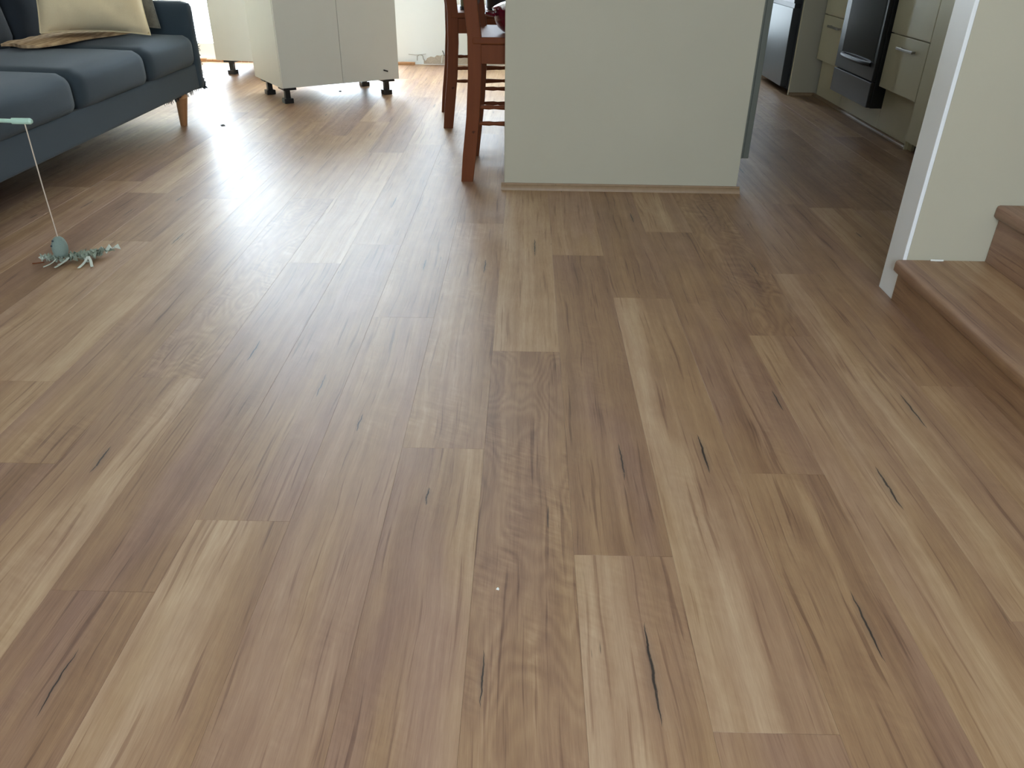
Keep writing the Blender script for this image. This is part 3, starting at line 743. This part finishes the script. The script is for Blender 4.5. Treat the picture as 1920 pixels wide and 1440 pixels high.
# ------------------------------------------------------------------ cat toy wand
TX, TY = -1.5475, 2.455
ct = thing('cat_toy_wand', 'mint wand cat toy with grey green egg shaped mouse hanging from its string', 'cat toy', (TX, TY, 0))
bm = new(); tube(bm, [(-2.35, TY, .468), (-1.9, TY, .4645), (-1.575, TY, .4575)], .0062, 10); link('rod', bm, M_MINT, ct)
bm = new(); tube(bm, [(-1.58, TY, .4577), (-1.525, TY, .4577), (-1.519, TY, .4577)], [.0095, .0095, .006], 12); link('rod_tip', bm, M_MINT, ct)
bm = new(); tube(bm, [(TX+.004, TY, .452), (TX+.002, TY, .25), (TX+.003, TY, .085)], .0019, 6); link('string', bm, M_STRING, ct)
EZ = .012
bm = new(); lathe(bm, [(0, .0)] + [(.0255*math.sin(math.pi*t/14)**.85*(1.06-.012*t), .038-.038*math.cos(math.pi*t/14)) for t in range(1, 14)] + [(0, .076)], (0, 0, 0), 24)
bmesh.ops.rotate(bm, verts=bm.verts, cent=(0, 0, 0), matrix=Matrix.Rotation(.10, 3, 'Y')); bmesh.ops.translate(bm, verts=bm.verts, vec=(TX-.004, TY, EZ)); eg = link('mouse_body', bm, M_FELT, ct)
for ex, ey, ez in ((-.008, -.0165, .071), (-.0155, -.0185, .054)):
    bm = new(); bmesh.ops.create_icosphere(bm, subdivisions=2, radius=.0036); bmesh.ops.translate(bm, verts=bm.verts, vec=(TX+ex, TY+ey, EZ+ez-.006)); link('eye', bm, M_EYE, eg)
def ribbon(pts, w, mat, name, tw=.35):
    bm = new(); prev = None
    pts = [Vector(p) for p in pts]
    for i, p in enumerate(pts):
        d = (pts[min(i+1, len(pts)-1)]-pts[max(0, i-1)]); q = Vector((-d.y, d.x, 0))
        q = q.normalized()*w/2 if q.length > 1e-6 else Vector((w/2, 0, 0))
        t = Vector((0, 0, tw*w*math.sin(i*1.9)))
        a = bm.verts.new(p-q+t); b = bm.verts.new(p+q-t); c = bm.verts.new(p-q+t+Vector((0, 0, .0014))); e = bm.verts.new(p+q-t+Vector((0, 0, .0014)))
        if prev:
            pa, pb, pc, pe = prev
            bm.faces.new((pc, c, e, pe)); bm.faces.new((pa, pb, b, a)); bm.faces.new((pa, a, c, pc)); bm.faces.new((pb, pe, e, b))
        else: bm.faces.new((a, b, e, c))
        prev = (a, b, c, e)
    bm.faces.new((prev[0], prev[2], prev[3], prev[1]))
    bmesh.ops.recalc_face_normals(bm, faces=bm.faces[:]); return link(name, bm, mat, ct, ang=30)
rr = random.Random(11)
def wavy(x0, y0, x1, y1, n=9, amp=.008, h=.016, z=.007):
    k = rr.uniform(0, 6)
    return [(TX + x0+(x1-x0)*i/n + rr.uniform(-amp, amp)*.6, TY + y0+(y1-y0)*i/n + rr.uniform(-amp, amp), z + h*abs(math.sin(i*1.3+k))) for i in range(n+1)]
for (a, b, w_) in (((0, 0), (.11, .035), .012), ((.01, .0), (.115, .06), .011), ((.03, .02), (.13, .075), .013), ((.02, -.01), (.08, .02), .012), ((.05, .01), (.10, .06), .013), ((.06, -.01), (.12, .03), .012),
                   ((.0, -.01), (-.055, .0), .015), ((-.01, -.02), (-.065, -.015), .013), ((.0, .02), (-.04, .02), .012), ((.01, .01), (.06, .045), .014), ((.02, .0), (.05, -.02), .013),
                   ((.04, .01), (.09, .04), .012), ((-.02, -.03), (.03, -.03), .012), ((.07, .0), (.10, .03), .012)):
    ribbon(wavy(*a, *b), w_, M_RIB, 'ribbon', .6)
ribbon(wavy(.095, .06, .150, .085, 6, .006, .020), .014, M_RIBW, 'ribbon', .6)
ribbon(wavy(-.03, -.01, -.072, -.005, 5, .003, .012), .018, M_RIBW, 'ribbon', .3)
def strand(x0, y0, x1, y1, w):
    n = 6
    return ribbon([(TX+x0+(x1-x0)*i/n+.002*math.sin(i*.8), TY+y0+(y1-y0)*i/n, .003+.017*(1-i/n)**1.5) for i in range(n+1)], w, M_RIBW, 'ribbon', 0)
for a in ((.088, -.005, .086, -.066, .0085), (.090, -.005, .124, -.052, .0085), (.026, -.022, .006, -.066, .0075), (-.004, -.034, -.034, -.062, .006), (.030, -.016, .004, -.042, .010), (.06, .01, .09, -.012, .008)): strand(*a)
bm = new(); tube(bm, [(TX-.055, TY-.02, .004), (TX-.075, TY-.028, .003), (TX-.09, TY-.03, .002)], .002, 6); link('tail', bm, M_CHAIR, ct)

# ------------------------------------------------------------------ specks on the floor
def speck(name, x, y, r, mat, label, n=5, seed=1):
    bm = new(); q = random.Random(seed)
    bmesh.ops.create_icosphere(bm, subdivisions=2, radius=r)
    for v in bm.verts: v.co = v.co*q.uniform(.6, 1.25); v.co.z = max(0, v.co.z*.55 + r*.35)
    for i in range(n):
        a = q.uniform(0, 6.28); tube(bm, [(0, 0, r*.3), (math.cos(a)*r*1.8, math.sin(a)*r*1.8, r*.15+.001)], r*.13, 4)
    o = link(name, bm, mat); o.location = (x, y, 0.0); zmin = min(v.co.z for v in o.data.vertices); o.location.z = -zmin
    return tag(o, label, name)
speck('lint', -1.725, 4.555, .009, M_LINT, 'grey tuft of lint on the floor right of the sofa leg', 7, 2)
speck('lint', -1.29, 5.69, .007, M_LINT, 'tiny dark lint speck on the floor under the two door cabinet', 3, 4)
speck('crumb', -0.032, 0.985, .0028, M_CRUMB, 'small white crumb on the floor planks in the foreground', 1, 6)
